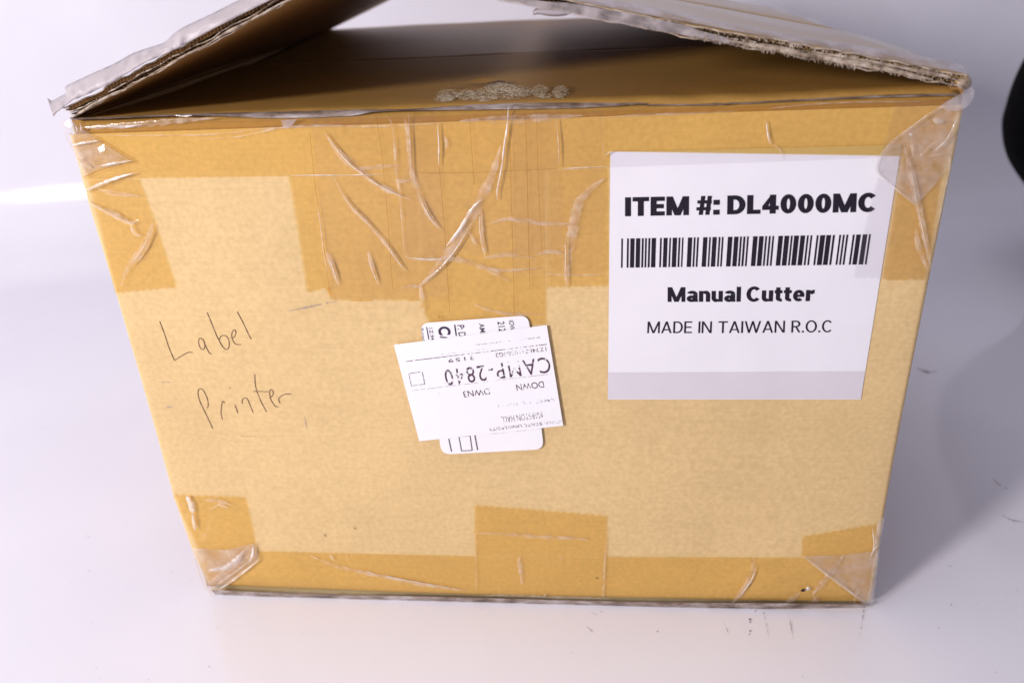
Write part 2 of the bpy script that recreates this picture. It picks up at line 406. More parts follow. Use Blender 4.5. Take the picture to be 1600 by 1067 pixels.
# loose tape standing up along the left flap's outer edge (traced outline)
k8 = crop(70, 0, 5.08)
up = [(20, 785), (60, 806), (120, 775), (172, 745), (170, 694), (250, 650), (400, 580), (560, 508), (700, 430), (820, 388), (950, 345), (1020, 282), (1100, 225), (1321, 120), (1600, -20), (1900, -160)]
lo = [(72, 925), (95, 895), (140, 862), (200, 815), (230, 795), (300, 768), (400, 722), (520, 665), (650, 590), (800, 500), (950, 435), (1030, 395), (1120, 350), (1321, 240), (1600, 100), (1900, -50)]
U = smoothline(up, 6); Lw = smoothline(lo, 6); V = []; F = []; nr = 6
for i, (a, b) in enumerate(zip(U, Lw)):
    for j in range(nr+1):
        t = j/nr; p = b+(a-b)*t; y = .0008+.005*t*t+.0012*nz(p[0]*.02, t*3, 1.0)
        V.append(on(*k8(*p), 1, y))
        if i and j: q = (i-1)*(nr+1)+j-1; F.append((q, q+1, q+nr+2, q+nr+1))
M_stand = film('crinkled_grey_tape', (.9, .87, .87), (.50, .44, .46), .75, .38, .45, 90, .6, vary=(70, .7, .97))
o = obj('loose_tape', V, F, M_stand, ROOT, True); md = o.modifiers.new('thick', 'SOLIDIFY'); md.thickness = .0003
# tape laid over the right flap's outer side, bulging along the edge
def rtape(q0, q1, y0, y1, h, material, seed, bul):
    def fn(u, v):
        q = q0+(q1-q0)*u; y = y0+(y1-y0)*v
        return PR(q, y+.0010*nz(q*25, seed, 1), h+bul*math.sin(math.pi*min(1, v*1.0))*(.7+.6*nz(q*16, y*20, seed)))
    return grid(80, 12, fn)
V, F = rtape(.0, .1795, .0012, .02, .0044, None, 3, .0028)
obj('flap_tape', V, F, M_haze, rfl, True)
V, F = rtape(.002, .1795, .021, .17, .0046, None, 6, .0022)
obj('flap_tape', V, F, M_tape, rfl, True)
for (y0, y1) in ((.19, .25), (.27, .33)):
    V, F = rtape(.004, .176, y0, y1, .0046, None, y0*30, .003); obj('flap_tape', V, F, M_tape2, rfl, True)
# curled scrap under the right flap's tip
k3 = crop(780, 0, 5.33)
V = []; F = []; A = smoothline([(280, 125), (290, 85), (350, 62), (470, 70), (590, 95)], 5); B = smoothline([(285, 130), (330, 122), (420, 138), (520, 138), (600, 118)], 5)
for i, (a, b) in enumerate(zip(A, B)):
    for j in range(5):
        p = a+(b-a)*j/4; V.append(on(*k3(*p), 1, -.002*math.sin(math.pi*j/4)+.003))
        if i and j: q = (i-1)*5+j-1; F.append((q, q+1, q+6, q+5))
o = obj('tape_scrap', V, F, M_stand, rfl, True); md = o.modifiers.new('thick', 'SOLIDIFY'); md.thickness = .0003

# scraped paper on the front flap
kt = crop(660, 110, 5.33)
def top(u, v, off=.0005):
    p = on(u, v, 2, H-.0006); return (p[0], p[1], H-.0003+off)
V = []; F = []
blobs = [(200, 225, 75, 42, 120), (180, 255, 80, 25, 80), (350, 220, 75, 35, 110), (500, 225, 110, 45, 200), (640, 165, 120, 38, 260), (700, 215, 160, 40, 130), (800, 190, 100, 35, 150), (970, 190, 60, 42, 130), (1000, 235, 60, 18, 40), (1140, 200, 60, 45, 150)]
for (bx, by, rx, ry, nn) in blobs:
    for _ in range(int(nn*1.7)):
        a = random.random()*6.28; r = random.random()**.6; x = bx+math.cos(a)*rx*1.12*r; y = by+math.sin(a)*ry*1.2*r
        an = random.gauss(-.5, .5); ln = random.uniform(8, 34); w = random.uniform(.8, 2.4)
        dx, dy = math.cos(an)*ln, math.sin(an)*ln*.6
        i = len(V); V += [top(*kt(x, y)), top(*kt(x+dx, y+dy), 0.0005+random.random()*.0001), top(*kt(x+dx+w*.5, y+dy+w)), top(*kt(x+w*.3, y+w))]; F.append((i, i+1, i+2, i+3))
M_scrape = plainp('scraped_paper', (.68, .58, .42), .9, .1, 0, 1, .3, 400)
o = obj('scraped_paper', V, F, M_scrape, ff); o['kind'] = 'stuff'
for poly in ([(380, 110), (480, 92), (640, 98), (520, 125)], [(285, 122), (330, 115), (325, 124)], [(185, 152), (235, 148), (230, 160)]):
    V = [top(*kt(*p), .0004+.0006*(i in (1, 2))) for i, p in enumerate(poly)]
    obj('peeled_paper', V, [tuple(range(len(V)))], M_flap, ff)
V = [top(*kt(*p), .0004) for p in [(520, 125), (640, 98), (700, 105), (640, 116), (560, 124)]]; obj('tear', V, [tuple(range(5))], M_pen, ff)

# grey crumpled fold line along the top front edge, and the darker bottom fold strip
def strip(name, A, B, yA, yB, material, parent, seed, amp=.0006):
    A = smoothline(A, 10); B = smoothline(B, 10); V = []; F = []
    for i, (a, b) in enumerate(zip(A, B)):
        for j in range(5):
            t = j/4; p = a+(b-a)*t; y = yA+(yB-yA)*t-amp*math.sin(math.pi*t)*(1+nz(p[0]*.05, t*2, seed))
            V.append(on(p[0], p[1]+.8*nz(p[0]*.08, seed, 3), 1, y))
            if i and j: q = (i-1)*5+j-1; F.append((q, q+1, q+6, q+5))
    return obj(name, V, F, material, parent, True)
strip('fold_tape_and_shade', [(108, 185), (300, 178), (420, 175), (540, 172), (640, 170), (760, 163), (900, 160), (1010, 160)], [(112, 188), (300, 181), (420, 185), (540, 182), (600, 174.5), (760, 171.5), (900, 169), (1010, 163)], .0036, -.0004, M_res, ROOT, 3)
strip('fold_tape_and_shade', [(1000, 163), (1120, 161), (1250, 155), (1400, 148), (1495, 146)], [(1005, 165), (1120, 164.5), (1250, 158), (1400, 152), (1495, 150)], .002, -.0006, M_res, ROOT, 5)
strip('fold_tape_and_shade', [(330, 921), (420, 925.5), (520, 929), (640, 931), (760, 934), (900, 938), (1050, 941), (1200, 942), (1352, 944)], [(338, 930), (420, 936), (520, 940), (640, 942), (760, 946), (900, 949), (1050, 952), (1200, 951), (1352, 949)], -.0042, -.0034, M_res, ROOT, 9, .0004)  # tape residue, coloured dark to stand in for gap shade as well

# ------------------------------------------------------------------ labels on the front panel
def quadmap(q):
    P = [face(*p, 0) for p in q]                # TL TR BR BL
    def fn(u, v, off):
        x = [(1-v)*((1-u)*P[3][i]+u*P[2][i])+v*((1-u)*P[0][i]+u*P[1][i]) for i in (0, 2)]
        return (x[0], disp(x[0], x[1])-off, x[1])
    return fn
def glyph(ch, w):
    v = w*.86; P = []                            # v: thickness of level strokes
    def box(x0, y0, x1, y1): P.append([(x0, y0), (x1, y0), (x1, y1), (x0, y1)])
    def dia(x0, y0, x1, y1, ww): P.append([(x0, y0), (x0+ww, y0), (x1+ww, y1), (x1, y1)])
    def arc(cx, cy, rx, ry, a0, a1, ww=None, vv=None, n=18):
        ww = w if ww is None else ww; vv = v if vv is None else vv
        for i in range(n):
            q = [math.radians(a0+(a1-a0)*(i+k)/n) for k in (0, 1)]
            P.append([(cx+rx*math.cos(q[0]), cy+ry*math.sin(q[0])), (cx+rx*math.cos(q[1]), cy+ry*math.sin(q[1])), (cx+(rx-ww)*math.cos(q[1]), cy+(ry-vv)*math.sin(q[1])), (cx+(rx-ww)*math.cos(q[0]), cy+(ry-vv)*math.sin(q[0]))])
    X = .74
    if ch == 'I': box(0, 0, w, 1); a = w
    elif ch == 'T': a = .56+w*.6; box(0, 1-v, a, 1); box(a/2-w/2, 0, a/2+w/2, 1-v)
    elif ch == 'E': a = .46+w*.6; box(0, 0, w, 1); [box(w, y, a-(.03 if y else 0)*0-(.04 if 0 < y < .7 else 0), y+v) for y in (0, .5-v/2, 1-v)]
    elif ch == 'L': a = .42+w*.6; box(0, 0, w, 1); box(w, 0, a, v)
    elif ch == 'M': a = .74+w*.9; box(0, 0, w*.92, 1); box(a-w*.92, 0, a, 1); dia(a/2-w*.5, 0, .01, 1, w); dia(a/2-w*.5, 0, a-w-.01, 1, w)
    elif ch == 'N': a = .56+w; box(0, 0, w*.95, 1); box(a-w*.95, 0, a, 1); dia(a-w-.02, 0, .01, 1, w)
    elif ch == 'A': a = .64+w*.7; dia(0, 0, a/2-w/2, 1, w); dia(a-w, 0, a/2-w/2, 1, w); box(a*.22, .24, a*.78, .24+v*.9)
    elif ch == 'W': a = .98+w; q = (a-w)/4; [dia(x0*q, y0, x1*q, 1-y0, w*.95) for x0, y0, x1 in ((1, 0, 0), (1, 0, 2), (3, 0, 2), (3, 0, 4))]
    elif ch == '#': a = .66; dia(.10, 0, .20, 1, w*.7); dia(.38, 0, .48, 1, w*.7); box(0, .24, a-.04, .24+v*.75); box(.04, .6, a, .6+v*.75)
    elif ch == ':': a = w*1.05; box(0, 0, a, w); box(0, .52, a, .52+w)
    elif ch == '.': a = w*1.1; box(0, 0, a, w*1.1)
    elif ch == 'D': a = .54+w*.9; box(0, 0, w, 1); r = a*.56; box(w, 0, a-r, v); box(w, 1-v, a-r, 1); arc(a-r, .5, r, .5, -90, 90)
    elif ch == 'O': a = .68+w*.6; arc(a/2, .5, a/2, .515, 0, 360, n=36)
    elif ch == '0': a = .48+w*.7; arc(a/2, .5, a/2, .51, 0, 360, n=36)
    elif ch == 'C': a = .60+w*.6; arc(a*.54, .5, a*.54, .515, 42, 318, n=30)
    elif ch == '4': a = .54+w*.6; s_ = a-w*1.45; box(s_, 0, s_+w, 1); box(0, .20, a, .20+v*.95); P.append([(0, .20+v*.9), (w*1.0, .20+v*.9), (s_+w*.25, .86), (s_+w*.2, 1)])
    elif ch == 'R': a = .50+w*.9; box(0, 0, w, 1); r = .27+v*.1; box(w, 1-v, a-r-.02, 1); box(w, 1-2*r, a-r-.02, 1-2*r+v); arc(a-r-.02, 1-r, r, r, -90, 90); dia(a-w*1.05, 0, a*.42, 1-2*r+.02, w*1.02)
    elif ch == 'l': box(0, 0, w, 1); a = w
    elif ch == 'n': a = .38+w*.95; box(0, 0, w, X); r = (a-w*.55)/2; arc(a-r, X-.27, r, .285, 0, 150); box(a-w, 0, a, X-.27)
    elif ch == 'u': a = .38+w*.95; box(a-w, 0, a, X); r = (a-w*.55)/2; arc(r, .27, r, .285, 180, 330); box(0, .27, w, X)
    elif ch == 'r': a = .26+w*.7; box(0, 0, w, X); arc(a+.02, X-.33, a-w*.4, .345, 88, 160, vv=w*1.05)
    elif ch == 't': a = .24+w*.75; box(.07, .2, .07+w, .93); box(0, X-v, a, X); arc(.07+w*1.35, .2, w*1.35, .212, 180, 275, w, v)
    elif ch == 'e': a = .46+w*.6; arc(a/2, X/2, a/2, X/2+.013, 0, 312, n=30); box(w*.7, X/2-v*.42, a-.01, X/2+v*.34)
    elif ch == 'a': a = .42+w*.7; box(a-w, 0, a, X-.24); arc(a/2+.0, X-.235, a/2, .25, 0, 158); arc(a*.46, .215, a*.46, .228, 0, 360, n=28); box(a-w, 0, a+.02, v*.6)
    else: a = .3
    return P, a
def lettering(name, body, quad, material, parent, off, w, gap, space):
    V0 = []; F0 = []; x = 0
    for ch in body:
        if ch == ' ': x += space; continue
        P, a = glyph(ch, w)
        for p in P:
            i = len(V0); V0 += [(x+q[0], q[1]) for q in p]; F0.append(tuple(range(i, i+len(p))))
        x += a+gap
    x1 = max(q[0] for q in V0); fn = quadmap(quad)
    return obj(name, [fn(q[0]/x1, q[1], off) for q in V0], F0, material, parent)
def text(name, body, quad, material, parent, off, bold=0.0, sp=1.0, shear=0):
    cu = bpy.data.curves.new(name, 'FONT'); cu.body = body; cu.offset = bold; cu.space_character = sp; cu.shear = shear; cu.resolution_u = 6
    t = bpy.data.objects.new(name, cu); C.objects.link(t)
    me = bpy.data.meshes.new_from_object(t.evaluated_get(bpy.context.evaluated_depsgraph_get()))
    bpy.data.objects.remove(t); bpy.data.curves.remove(cu)
    xs = [v.co.x for v in me.vertices]; ys = [v.co.y for v in me.vertices]
    x0, x1, y0, y1 = min(xs), max(xs), min(ys), max(ys); fn = quadmap(quad)
    for v in me.vertices: v.co = fn((v.co.x-x0)/(x1-x0), (v.co.y-y0)/(y1-y0), off)
    me.materials.clear()
    return objm(name, me, material, parent)
LAB = [(953.6, 237.7), (1409, 226.7), (1345, 624), (949.7, 624)]
lab = patch('item_label', LAB, M_label, ROOT, .0003, 4); lab['label'] = 'large white label with item number and barcode'
patch('grey_band', [(949.9, 582), (1351.5, 580), (1345.2, 623.4), (950, 623.4)], M_band, lab, .00036)
k6 = crop(930, 220, 2.54)
def q6(*a): return [k6(*p) for p in a]
lettering('lettering', 'ITEM #: DL4000MC', q6((118, 224), (1113, 206), (1109, 281), (118, 299)), M_ink, lab, .0004, .265, .065, .25)
lettering('lettering', 'Manual Cutter', q6((287, 580), (872, 575), (868, 635), (287, 638)), M_ink, lab, .0004, .23, .07, .22)
lettering('lettering', 'MADE IN TAIWAN R.O.C', q6((208, 716), (938, 711), (936, 758), (206, 762)), M_ink, lab, .0004, .13, .095, .34)
barsA = [(82, 102), (152, 175), (193, 245), (262, 315), (333, 357), (373, 395), (413, 437), (453, 507), (555, 577), (598, 648), (668, 688), (708, 762), (780, 802), (822, 840), (892, 945), (963, 985), (1003, 1025), (1075, 1128), (1148, 1168), (1187, 1240), (1262, 1283), (1300, 1321), (1372, 1427), (1447, 1500), (1517, 1540), (1557, 1582)]
barsB = [(77, 98), (148, 203), (220, 275), (293, 315), (335, 358), (377, 399), (448, 503), (520, 577), (595, 617), (633, 691), (708, 763), (783, 805), (825, 847), (897, 920), (938, 997), (1010, 1066), (1085, 1110), (1160, 1182), (1202, 1224), (1243, 1266), (1317, 1340), (1358, 1411), (1432, 1487), (1505, 1527)]
bars = [(960+a/7.62, 960+b/7.62) for a, b in barsA]+[(1160+a/7.62, 1160+b/7.62) for a, b in barsB]
fn = quadmap([(970.8, 372.5), (1360.4, 365.7), (1353.5, 412.7), (970.2, 418)]); V = []; F = []
for a, b in bars:
    u0, u1 = (a-970.8)/389.6, (b-970.8)/389.6; i = len(V)
    V += [fn(u0, 0, .0004), fn(u1, 0, .0004), fn(u1, 1, .0004), fn(u0, 1, .0004)]; F.append((i, i+1, i+2, i+3))
obj('barcode', V, F, M_ink, lab)

k5 = crop(600, 470, 4.267)
def roundrect(q, r):
    P = [np.array(p, float) for p in q]; res = []
    for i in range(4):
        p, a, b = P[i], P[i-1], P[(i+1) % 4]; da = (a-p)/np.linalg.norm(a-p); db = (b-p)/np.linalg.norm(b-p)
        for k in range(7):
            t = k/6; res.append(tuple((p+da*r)*(1-t)**2+2*p*t*(1-t)+(p+db*r)*t*t))
    return res
s1 = patch('shipping_sticker', roundrect([k5(240, 150), k5(962, 97), k5(1066, 988), k5(385, 1024)], 14), M_stick, ROOT, .0011, 3)
s1['label'] = 'white rounded shipping sticker partly covered by another'
k4 = crop(640, 485, 8)
def tq(x0, y0, x1, y1, sk=.17):                 # text turned a quarter: reads downwards, letter tops to the right
    h = y1-y0; g = sk*h; t = -.065*(x1-x0)
    return [k4(x1-g*.2, y0+t), k4(x1+g*.8, y1+t), k4(x0+g*.8, y1), k4(x0-g*.2, y0)]
for body, b, bold, sp in (('Rmsc', (150, 210, 182, 372), .0, 1.0), ('1Z.94', (250, 208, 296, 362), .008, 1.0), ('P: D', (600, 172, 690, 318), .012, 1.0),
                      ('AMI', (872, 152, 938, 280), .012, 1.0), ('212', (1103, 128, 1190, 252), .012, 1.0), ('IOW', (1244, 113, 1306, 236), .01, 1.0)):
    text('print', body, tq(*b), M_ink2, s1, .00116, bold, sp)
text('print', 'C', tq(357, 192, 510, 300), M_ink2, s1, .00116, .04)
def bar(pts, w, material, parent, off, name='print'): return ribbon(name, pts, w, material, parent, off, 0.00001, False, 0.03, 4)
bar([k4(212, 207), k4(240, 362)], 1.7, M_ink2, s1, .00116); bar([k4(563, 180), k4(584, 318)], 2.2, M_ink2, s1, .00116)
bar([k4(378, 332), k4(470, 342)], 2.0, M_ink2, s1, .00116)
bar([k5(432, 918), k5(450, 1004)], 1.8, M_ink2, s1, .00116); bar([k5(606, 895), k5(624, 993)], 1.8, M_ink2, s1, .00116)
for a, b, w in (((500, 905), (517, 1000), 1.5), ((574, 900), (588, 996), 1.6), ((517, 1000), (588, 996), 1.2), ((500, 905), (574, 900), .8)): bar([k5(*a), k5(*b)], w, M_ink2, s1, .00116)
poly = zig(k5(65, 293), k5(1085, 162), 2.2, .35)+[k5(1195, 832), k5(235, 935)]
s2 = patch('routing_sticker', poly, M_stick, ROOT, .0014, 3); s2['label'] = 'white crooked sticker printed upside down with worn letters'
def uq(x0, y0, x1, y1, sl=-.128, sh=.2):        # upside-down text; box given in the crop at its left and right ends
    h = y1-y0; dx = x1-x0
    # photo corners: left-top, right-top, right-bottom, left-bottom
    lt, rt, rb, lb = (x0, y0), (x1, y0+sl*dx), (x1+sh*h, y1+sl*dx), (x0+sh*h, y1)
    return [k5(*p) for p in (rb, lb, lt, rt)]
text('print', 'CAMP-2840', uq(400, 452, 1098, 556), M_fade2, s2, .00145, 0, 1.2)
text('print', 'DOWN', uq(880, 548, 1062, 590), M_fade, s2, .00145, .004)
text('print', 'DWN3', uq(527, 593, 702, 634), M_fade, s2, .00145, .002)
text('print', '3159', uq(430, 378, 600, 404), M_fade, s2, .00145, .012, 1.3)
text('print', '1Z9488210300G2', uq(742, 340, 1080, 368), M_fade, s2, .00145, .004, 1.1)
text('print', 'MARSTON HALL', uq(782, 762, 1052, 804), M_fade, s2, .00145, -.004)
text('print', 'IOWA STATE UNIVERSITY', uq(695, 838, 1185, 858, -.115), M_faint, s2, .00145, 0, 1.05)
text('print', 'STATE UNIVERSITY', uq(697, 838, 1050, 858, -.115), M_fade, s2, .00145, 0, 1.05)
text('print', 'AMES IA 50011', uq(760, 680, 1150, 702, -.115), M_faint, s2, .00145, .004, 1.1)
for a, b, mm, w in (((140, 405), (1085, 290), M_fade, 1.1), ((190, 598), (1115, 487), M_faint, .9), ((600, 296), (1040, 244), M_faint, 1.6), ((380, 358), (700, 318), M_faint, .8), ((700, 888), (1050, 852), M_faint, .5),
                    ((165, 485), (255, 472), M_fade, 1), ((255, 472), (272, 555), M_fade, 1.2), ((165, 485), (183, 567), M_fade, .9), ((183, 567), (272, 555), M_fade, .9), ((365, 612), (372, 636), M_faint, 1)):
    bar([k5(*a), k5(*((a[0]+b[0])/2, (a[1]+b[1])/2)), k5(*b)], w, mm, s2, .00145)

# handwriting
kh = crop(230, 450, 4.267)
strokes = [[(82, 222), (115, 310), (145, 400), (180, 483)], [(180, 483), (225, 455), (270, 430), (303, 430)],
 [(372, 345), (352, 335), (341, 352), (346, 385), (366, 412), (382, 395), (380, 362), (372, 345)], [(372, 345), (392, 395), (415, 435), (430, 437)],
 [(398, 163), (430, 240), (465, 325), (500, 390)], [(478, 350), (490, 322), (520, 318), (542, 345), (544, 390), (530, 410), (505, 395), (480, 352)],
 [(560, 335), (580, 325), (590, 300), (583, 280), (567, 290), (562, 320), (570, 350), (590, 375), (625, 378)], [(598, 157), (640, 235), (672, 305), (693, 342)],
 [(437, 938), (395, 850), (350, 755), (337, 700), (346, 672), (370, 680), (397, 730), (406, 780), (398, 800)],
 [(500, 877), (491, 830), (496, 775), (503, 755), (516, 765)], [(585, 780), (603, 833)], [(546, 663), (553, 668)],
 [(633, 770), (633, 745), (650, 733), (668, 742), (686, 785), (706, 832)], [(716, 575), (722, 660), (755, 750), (795, 827)], [(707, 688), (760, 690), (808, 692)],
 [(815, 735), (835, 715), (838, 690), (825, 675), (815, 695), (822, 740), (850, 785), (873, 793)], [(885, 768), (875, 742), (893, 720), (925, 707), (960, 707)],
 [(625, 985), (670, 990), (720, 985)]]
for i, st in enumerate(strokes):
    ribbon('handwriting', [kh(*p) for p in st], .95 if i < 17 else .4, M_pen, ROOT, .00022, .00002, False, .25, 8)
ribbon('scuff', [kh(930, 155), kh(1000, 142), kh(1100, 122), kh(1200, 100), kh(1280, 90)], 2.4, M_scuff, ROOT, .0002, .00002)
for a, b in (((1040, 830), (1070, 955)), ((70, 628), (180, 628)), ((125, 793), (170, 795))):
    ribbon('scuff', [kh(*a), kh(*b)], 1.4, M_scuff, ROOT, .0002, .00002)

# ------------------------------------------------------------------ tape on the front panel
ktl = crop(70, 140, 3.14); kc = crop(440, 160, 2.963); ktr = crop(1250, 80, 2.667); kbl = crop(200, 740, 2.667); kbr = crop(900, 760, 2.667); kbc = crop(700, 760, 4.85)
def creases_and_glare(parent, k, items, off):
    for kind, w, pts in items:
        mm = {'s': M_soft, 'b': M_bright, 'l': M_line}[kind]
        s = 1/abs(1/(k(1, 0)[0]-k(0, 0)[0]))
        ribbon('tape_edge' if kind == 'l' else 'wrinkle_and_glare', [k(*p) for p in pts], max(.55, w*s*(.78 if kind == 'b' else 1)), mm, parent, off, {'s': .00022, 'b': .0006, 'l': .00003}[kind], kind != 'l', .3 if kind != 'l' else .1)
t1 = patch('tape_strip', [(112, 196), (300, 190), (600, 184), (760, 178), (1000, 171), (1250, 163), (1496, 153), (1479, 240), (1407, 244), (1410, 226), (953, 237), (952, 262), (800, 268), (480, 275), (210, 279), (135, 281)], M_tape, ROOT, .0006, 5)
patch('tape_layer', [(953.8, 238), (1409, 227), (1406, 245), (1300, 250), (953.4, 262)], M_clear, t1, .00062, 4)
t2 = patch('tape_strip', [(137, 282), (216, 280), (240, 345), (274, 449)]+zig((274, 449), (180, 458)), M_tape, ROOT, .0007, 4)
t3 = patch('tape_strip', [(450, 276.5), (480, 275.7), (654, 271.5), (654, 300), (656, 469)]+zig((654, 469), (518, 469))+[(516, 452)]+zig((514, 449), (479, 457))+[(466, 370), (450, 275)], M_tape, ROOT, .0008, 4)
t4 = patch('tape_strip', [(655, 271.6), (800, 268.5), (852, 266.4), (852, 300), (852.5, 506), (760, 508), (672, 506), (657, 481)], M_tape, ROOT, .0008, 4)
t5 = patch('tape_strip', [(854, 266.4), (950, 262.8), (950, 447)]+zig((949, 447), (854, 449)), M_tape, ROOT, .0008, 4)
t6 = patch('tape_strip', [(1400, 160), (1496, 153), (1448, 437)]+zig((1447, 438), (1334, 434))+[(1340, 400), (1372, 275), (1380, 232)], M_clear, ROOT, .0009, 4)
t6b = patch('tape_strip', [(1412, 243), (1476, 241), (1447, 436)]+zig((1446, 437), (1379, 436)), M_tape, ROOT, .0008, 4)
t7 = patch('tape_strip', [(309, 858), (399, 861), (742, 869), (949, 870), (1252, 871), (1366, 868), (1354, 943), (1000, 939), (640, 931), (332, 921)], M_tape, ROOT, .0006, 5)
t8 = patch('tape_strip', zig((269, 773), (383, 777))+[(395, 830), (400, 862), (309, 857)], M_tape, ROOT, .0007, 3, .0005, 60)
t9 = patch('tape_strip', zig((741, 789), (948, 806))+[(948, 869.5), (742, 868.5)], M_tape, ROOT, .0007, 3)
t10 = patch('tape_strip', zig((1253, 839), (1369, 818))+[(1364, 868), (1252, 870)], M_tape, ROOT, .0007, 3)
patch('tape_layer', [kc(570, 70), kc(1270, 40), kc(1285, 310), kc(1310, 700), kc(570, 710)], M_tape2, t4, .00095, 4)
patch('tape_layer', [kc(130, 70), kc(720, 60), kc(735, 300), kc(775, 900), kc(230, 915)], M_tape2, t3, .0010, 4)
patch('tape_layer', [kc(1055, 60), kc(1490, 40), kc(1490, 300), kc(1500, 790), kc(1075, 800)], M_tape2, t5, .00105, 4)
creases_and_glare(t3, kc, [
 ('b', 7, [(195, 140), (230, 180), (270, 235), (320, 290), (380, 335), (450, 385), (540, 430), (612, 452)]), ('s', 34, [(215, 165), (270, 240), (340, 300), (410, 345)]), ('s', 26, [(360, 330), (470, 395), (560, 435)]),
 ('s', 20, [(240, 345), (285, 430), (330, 490), (400, 560), (470, 640), (530, 720), (575, 780)]), ('b', 5, [(285, 430), (330, 490), (400, 560), (450, 615)]), ('b', 6, [(490, 660), (530, 725), (570, 778)]),
 ('s', 26, [(210, 690), (235, 760), (265, 850)]), ('s', 22, [(400, 690), (420, 760), (450, 850)]), ('b', 5, [(225, 730), (255, 820)]), ('b', 5, [(405, 730), (440, 830)]),
 ('s', 16, [(500, 70), (520, 150), (530, 300), (550, 450), (570, 710)]), ('s', 26, [(570, 70), (590, 180), (600, 300), (612, 400)]), ('b', 4, [(588, 50), (595, 200), (603, 370)]),
 ('s', 8, [(150, 380), (180, 560), (195, 690), (215, 800)]), ('b', 7, [(30, 340), (150, 338), (300, 338), (480, 333)]), ('s', 20, [(330, 310), (440, 300), (560, 290)]), ('s', 24, [(525, 362), (600, 362)]),
 ('l', 2.5, [(130, 140), (160, 420), (230, 915)]), ('l', 2.5, [(440, 70), (475, 340), (515, 870)])], .00125)
creases_and_glare(t4, kc, [
 ('s', 26, [(600, 300), (640, 430), (680, 520), (738, 592)]), ('b', 5, [(640, 440), (680, 520), (725, 582)]), ('b', 8, [(722, 95), (728, 200), (727, 290)]), ('s', 16, [(750, 150), (765, 190), (758, 215)]),
 ('b', 13, [(1050, 20), (1045, 110), (1030, 210), (1020, 300), (1000, 400), (998, 450)]), ('b', 22, [(925, 450), (885, 490), (830, 580), (762, 668)]),
 ('s', 46, [(1015, 200), (980, 320), (930, 430), (860, 560), (780, 690), (700, 790), (640, 850)]), ('b', 8, [(880, 560), (800, 690), (720, 780), (650, 835)]), ('s', 18, [(555, 858), (600, 850), (640, 852)]),
 ('s', 22, [(640, 840), (650, 900), (660, 972)]), ('s', 26, [(568, 712), (620, 725), (700, 722), (800, 725), (870, 740), (950, 770), (1040, 778), (1205, 765)]), ('b', 8, [(580, 718), (680, 728), (760, 724)]),
 ('s', 26, [(920, 760), (980, 782), (1050, 828)]), ('s', 20, [(930, 722), (1050, 705), (1180, 722)]), ('s', 22, [(925, 480), (925, 600), (942, 712)]), ('b', 4, [(915, 500), (920, 600), (938, 690)]),
 ('s', 22, [(960, 560), (1060, 540), (1200, 560), (1350, 562)]), ('s', 18, [(870, 600), (890, 640), (905, 665)]), ('s', 14, [(890, 935), (960, 960), (1060, 980), (1215, 980)]),
 ('l', 2.5, [(730, 300), (755, 600), (778, 965)]), ('l', 2.5, [(870, 70), (880, 220), (892, 380)]), ('l', 3, [(1055, 100), (1065, 500), (1078, 985)]), ('l', 3, [(1130, 50), (1138, 400), (1150, 860)]), ('l', 2.5, [(1180, 50), (1190, 400), (1205, 700)]),
 ('l', 2.2, [(640, 328), (900, 325), (1270, 308)]), ('l', 7, [(725, 985), (733, 1000)])], .0013)
creases_and_glare(t5, kc, [
 ('s', 44, [(1500, 350), (1420, 410), (1370, 480), (1350, 580), (1330, 680), (1320, 780), (1322, 850)]), ('b', 4, [(1318, 600), (1315, 720), (1322, 845)]), ('s', 18, [(1180, 705), (1240, 690), (1308, 702)]),
 ('s', 10, [(1215, 795), (1350, 800), (1500, 798)]), ('b', 6, [(1285, 308), (1400, 303), (1512, 297)]), ('b', 3, [(1270, 70), (1280, 180), (1285, 300)]), ('s', 4, [(1490, 60), (1490, 180), (1490, 295)]), ('b', 5, [(1498, 250), (1512, 235), (1530, 228)])], .0013)
creases_and_glare(t1, kc, [('s', 10, [(-420, 175), (-200, 160), (0, 118), (200, 108), (380, 112), (560, 108), (760, 96)]), ('s', 26, [(820, 88), (1000, 75), (1200, 70), (1400, 62)]), ('s', 10, [(950, 100), (1100, 92), (1250, 88)])], .0012)
creases_and_glare(t1, crop(800, 0, 2), [('s', 6, [(250, 372), (400, 360), (560, 355), (700, 348)]), ('s', 5, [(800, 340), (950, 326), (1100, 320), (1300, 318)]), ('b', 7, [(795, 380), (800, 420), (808, 452)]), ('s', 8, [(800, 440), (840, 470), (845, 500)])], .0012)
creases_and_glare(t1, crop(60, 0, 3.2), [('b', 16, [(245, 640), (330, 632), (440, 634), (520, 622)]), ('s', 30, [(220, 640), (420, 630), (650, 610), (900, 590)]), ('b', 12, [(680, 577), (730, 582), (770, 578)]), ('s', 8, [(260, 678), (600, 678), (900, 672), (1180, 640), (1600, 632)])], .0013)  # bright ribbons here are glare painted along the top fold
